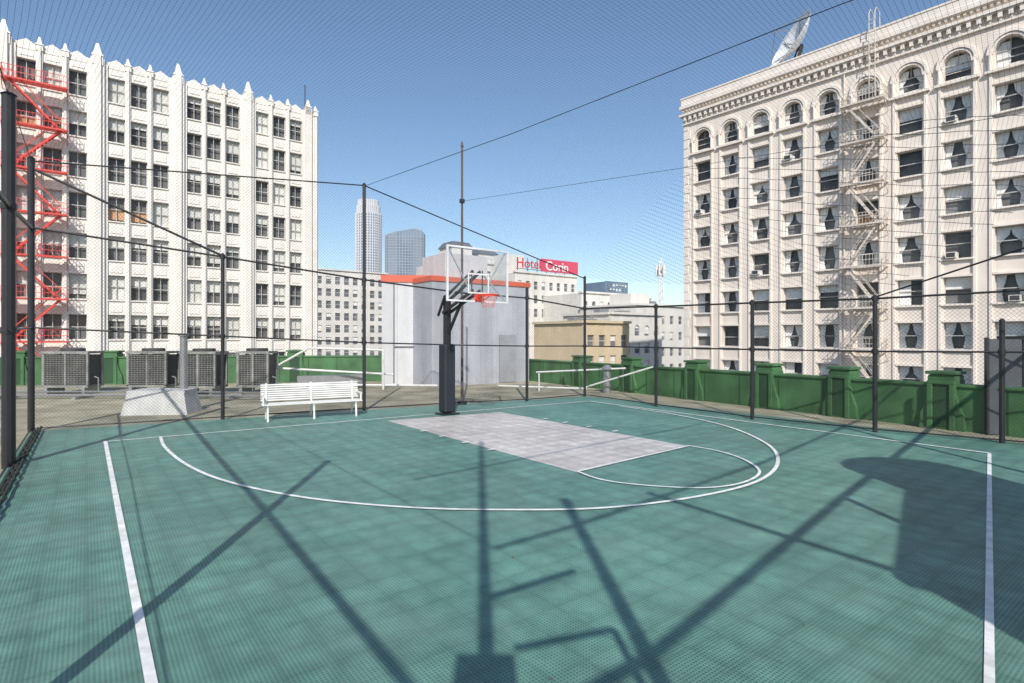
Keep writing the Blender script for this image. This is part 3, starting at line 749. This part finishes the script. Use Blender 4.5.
t.box(fr,1,17.1,-.3,-.22,21.8,21.88)
t.finish()
t,fr=city('sign_hotel_building',(.7,130),V2,20,16,17.2,offw,2.45,3.3,1.15,1.95,12,finish=False)
t.part('roof_house',offw); t.box(fr,0.5,6,-9,-4,17.1,22.0)
t.part('sign_board',M('sign_red',(.62,.08,.13),.5,var=.1,scale=.5)); t.box(fr,8.0,20.2,-.15,.15,17.9,21.0)
t.part('sign_supports',grey_steel)
for s in (1,4,7,10,13,16,19): t.box(fr,s,s+.15,-.5,-.3,17.1,20.8)
t.box(fr,.5,20,-.5,-.3,18.1,18.25)
def text(body,fr,s,d,z,size,mat,name):
    cu=bpy.data.curves.new(name,'FONT'); cu.body=body; cu.size=size; cu.extrude=.06; cu.offset=.02; cu.materials.append(mat)
    o=bpy.data.objects.new(name,cu); scene.collection.objects.link(o)
    o.location=P3(fr,s,d,z); o.rotation_euler=(R(90),0,math.atan2(fr[1][1],fr[1][0])); return o
sign_w=M('sign_letter_white',(.8,.78,.75),.5); sign_r=M('sign_letter_red',(.6,.04,.06),.5)
t.extra.append(text('Hotel',fr,.2,.2,18.4,3.3,sign_r,'sign_letters')); t.extra.append(text('Corin',fr,9.2,.25,18.3,3.2,sign_w,'sign_letters'))
t.finish()
city('cream_stepped_block',(15.5,125),V2,16,14,12.0,offw,2.6,3.3,1.3,2.1,8,arch=True)
t,fr=city('tan_low_block',(11.0,84),V2,10,12,4.2,tan,2.5,3.2,1.4,1.8,6,left=True,finish=False)
t.part('roof_units',grey_steel); t.box(fr,2,3.4,-6,-4.5,4.1,5.2); t.box(fr,5.5,7.8,-7,-5,4.1,5.0); t.tube(P3(fr,4.5,-3,4.1),P3(fr,4.5,-3,5.6),.2,8)
t.finish()
t,fr=city('sand_low_block',(17.0,96),V2,14,12,6.0,offw,2.7,3.2,1.5,1.9,6,left=True,finish=False,arch=True)
t.part('roof_units',grey_steel); t.box(fr,2,4.4,-6,-4.5,5.9,7.2); t.box(fr,8.5,10.8,-7,-5,5.9,7.0)
t.finish()
t,fr=city('white_low_block',(25,112),V2,20,16,8.5,offw,3,3.4,1.3,1.7,6,left=True,finish=False)
t.part('penthouse',offw); t.box(fr,3,9,-10,-4,8.4,11.2); t.part('roof_units',grey_steel); t.box(fr,12,14,-8,-6,8.4,10)
t.finish()
city('distant_tower',(84,500),V2,30,25,52,hazeblue,4,4,2.5,2.8,18)
city('distant_tower',(-60,420),V2,30,25,38,pale,4,4,2.5,2.8,18)
city('distant_tower',(60,330),V2,35,25,26,beige,4,4,2.2,2.6,12)
city('distant_block',(-140,260),V2,70,30,6,beige,4,4,2.2,2.6,8)
city('distant_block',(10,300),V2,60,30,17,pale,4,4,2.2,2.6,8)
t=T('cell_tower'); t.part('lattice',white_paint); bx,by=40,150
for dx,dy in ((-.9,-.9),(.9,-.9),(0,.9)): t.tube((bx+dx,by+dy,5),(bx+dx*.3,by+dy*.3,22.5),.16,6)
for i in range(9):
    z=6+i*1.9; k=1-.7*i/9
    for a,c in (((-.9,-.9),(.9,-.9)),((.9,-.9),(0,.9)),((0,.9),(-.9,-.9))): t.tube((bx+a[0]*k,by+a[1]*k,z),(bx+c[0]*(k-.07),by+c[1]*(k-.07),z+1.9),.1,5)
t.part('antennas',white_paint)
for i in range(6):
    a=i*math.pi/3; t.tube((bx+math.cos(a)*1.2,by+math.sin(a)*1.2,18.5),(bx+math.cos(a)*1.2,by+math.sin(a)*1.2,21.4),.26,6); t.tube((bx,by,20),(bx+math.cos(a)*1.2,by+math.sin(a)*1.2,20),.08,5)
t.finish()
city('tower_base_block',(36,147),V2,14,14,5.5,beige,3,3.3,1.4,1.7,5)
print('DONE')
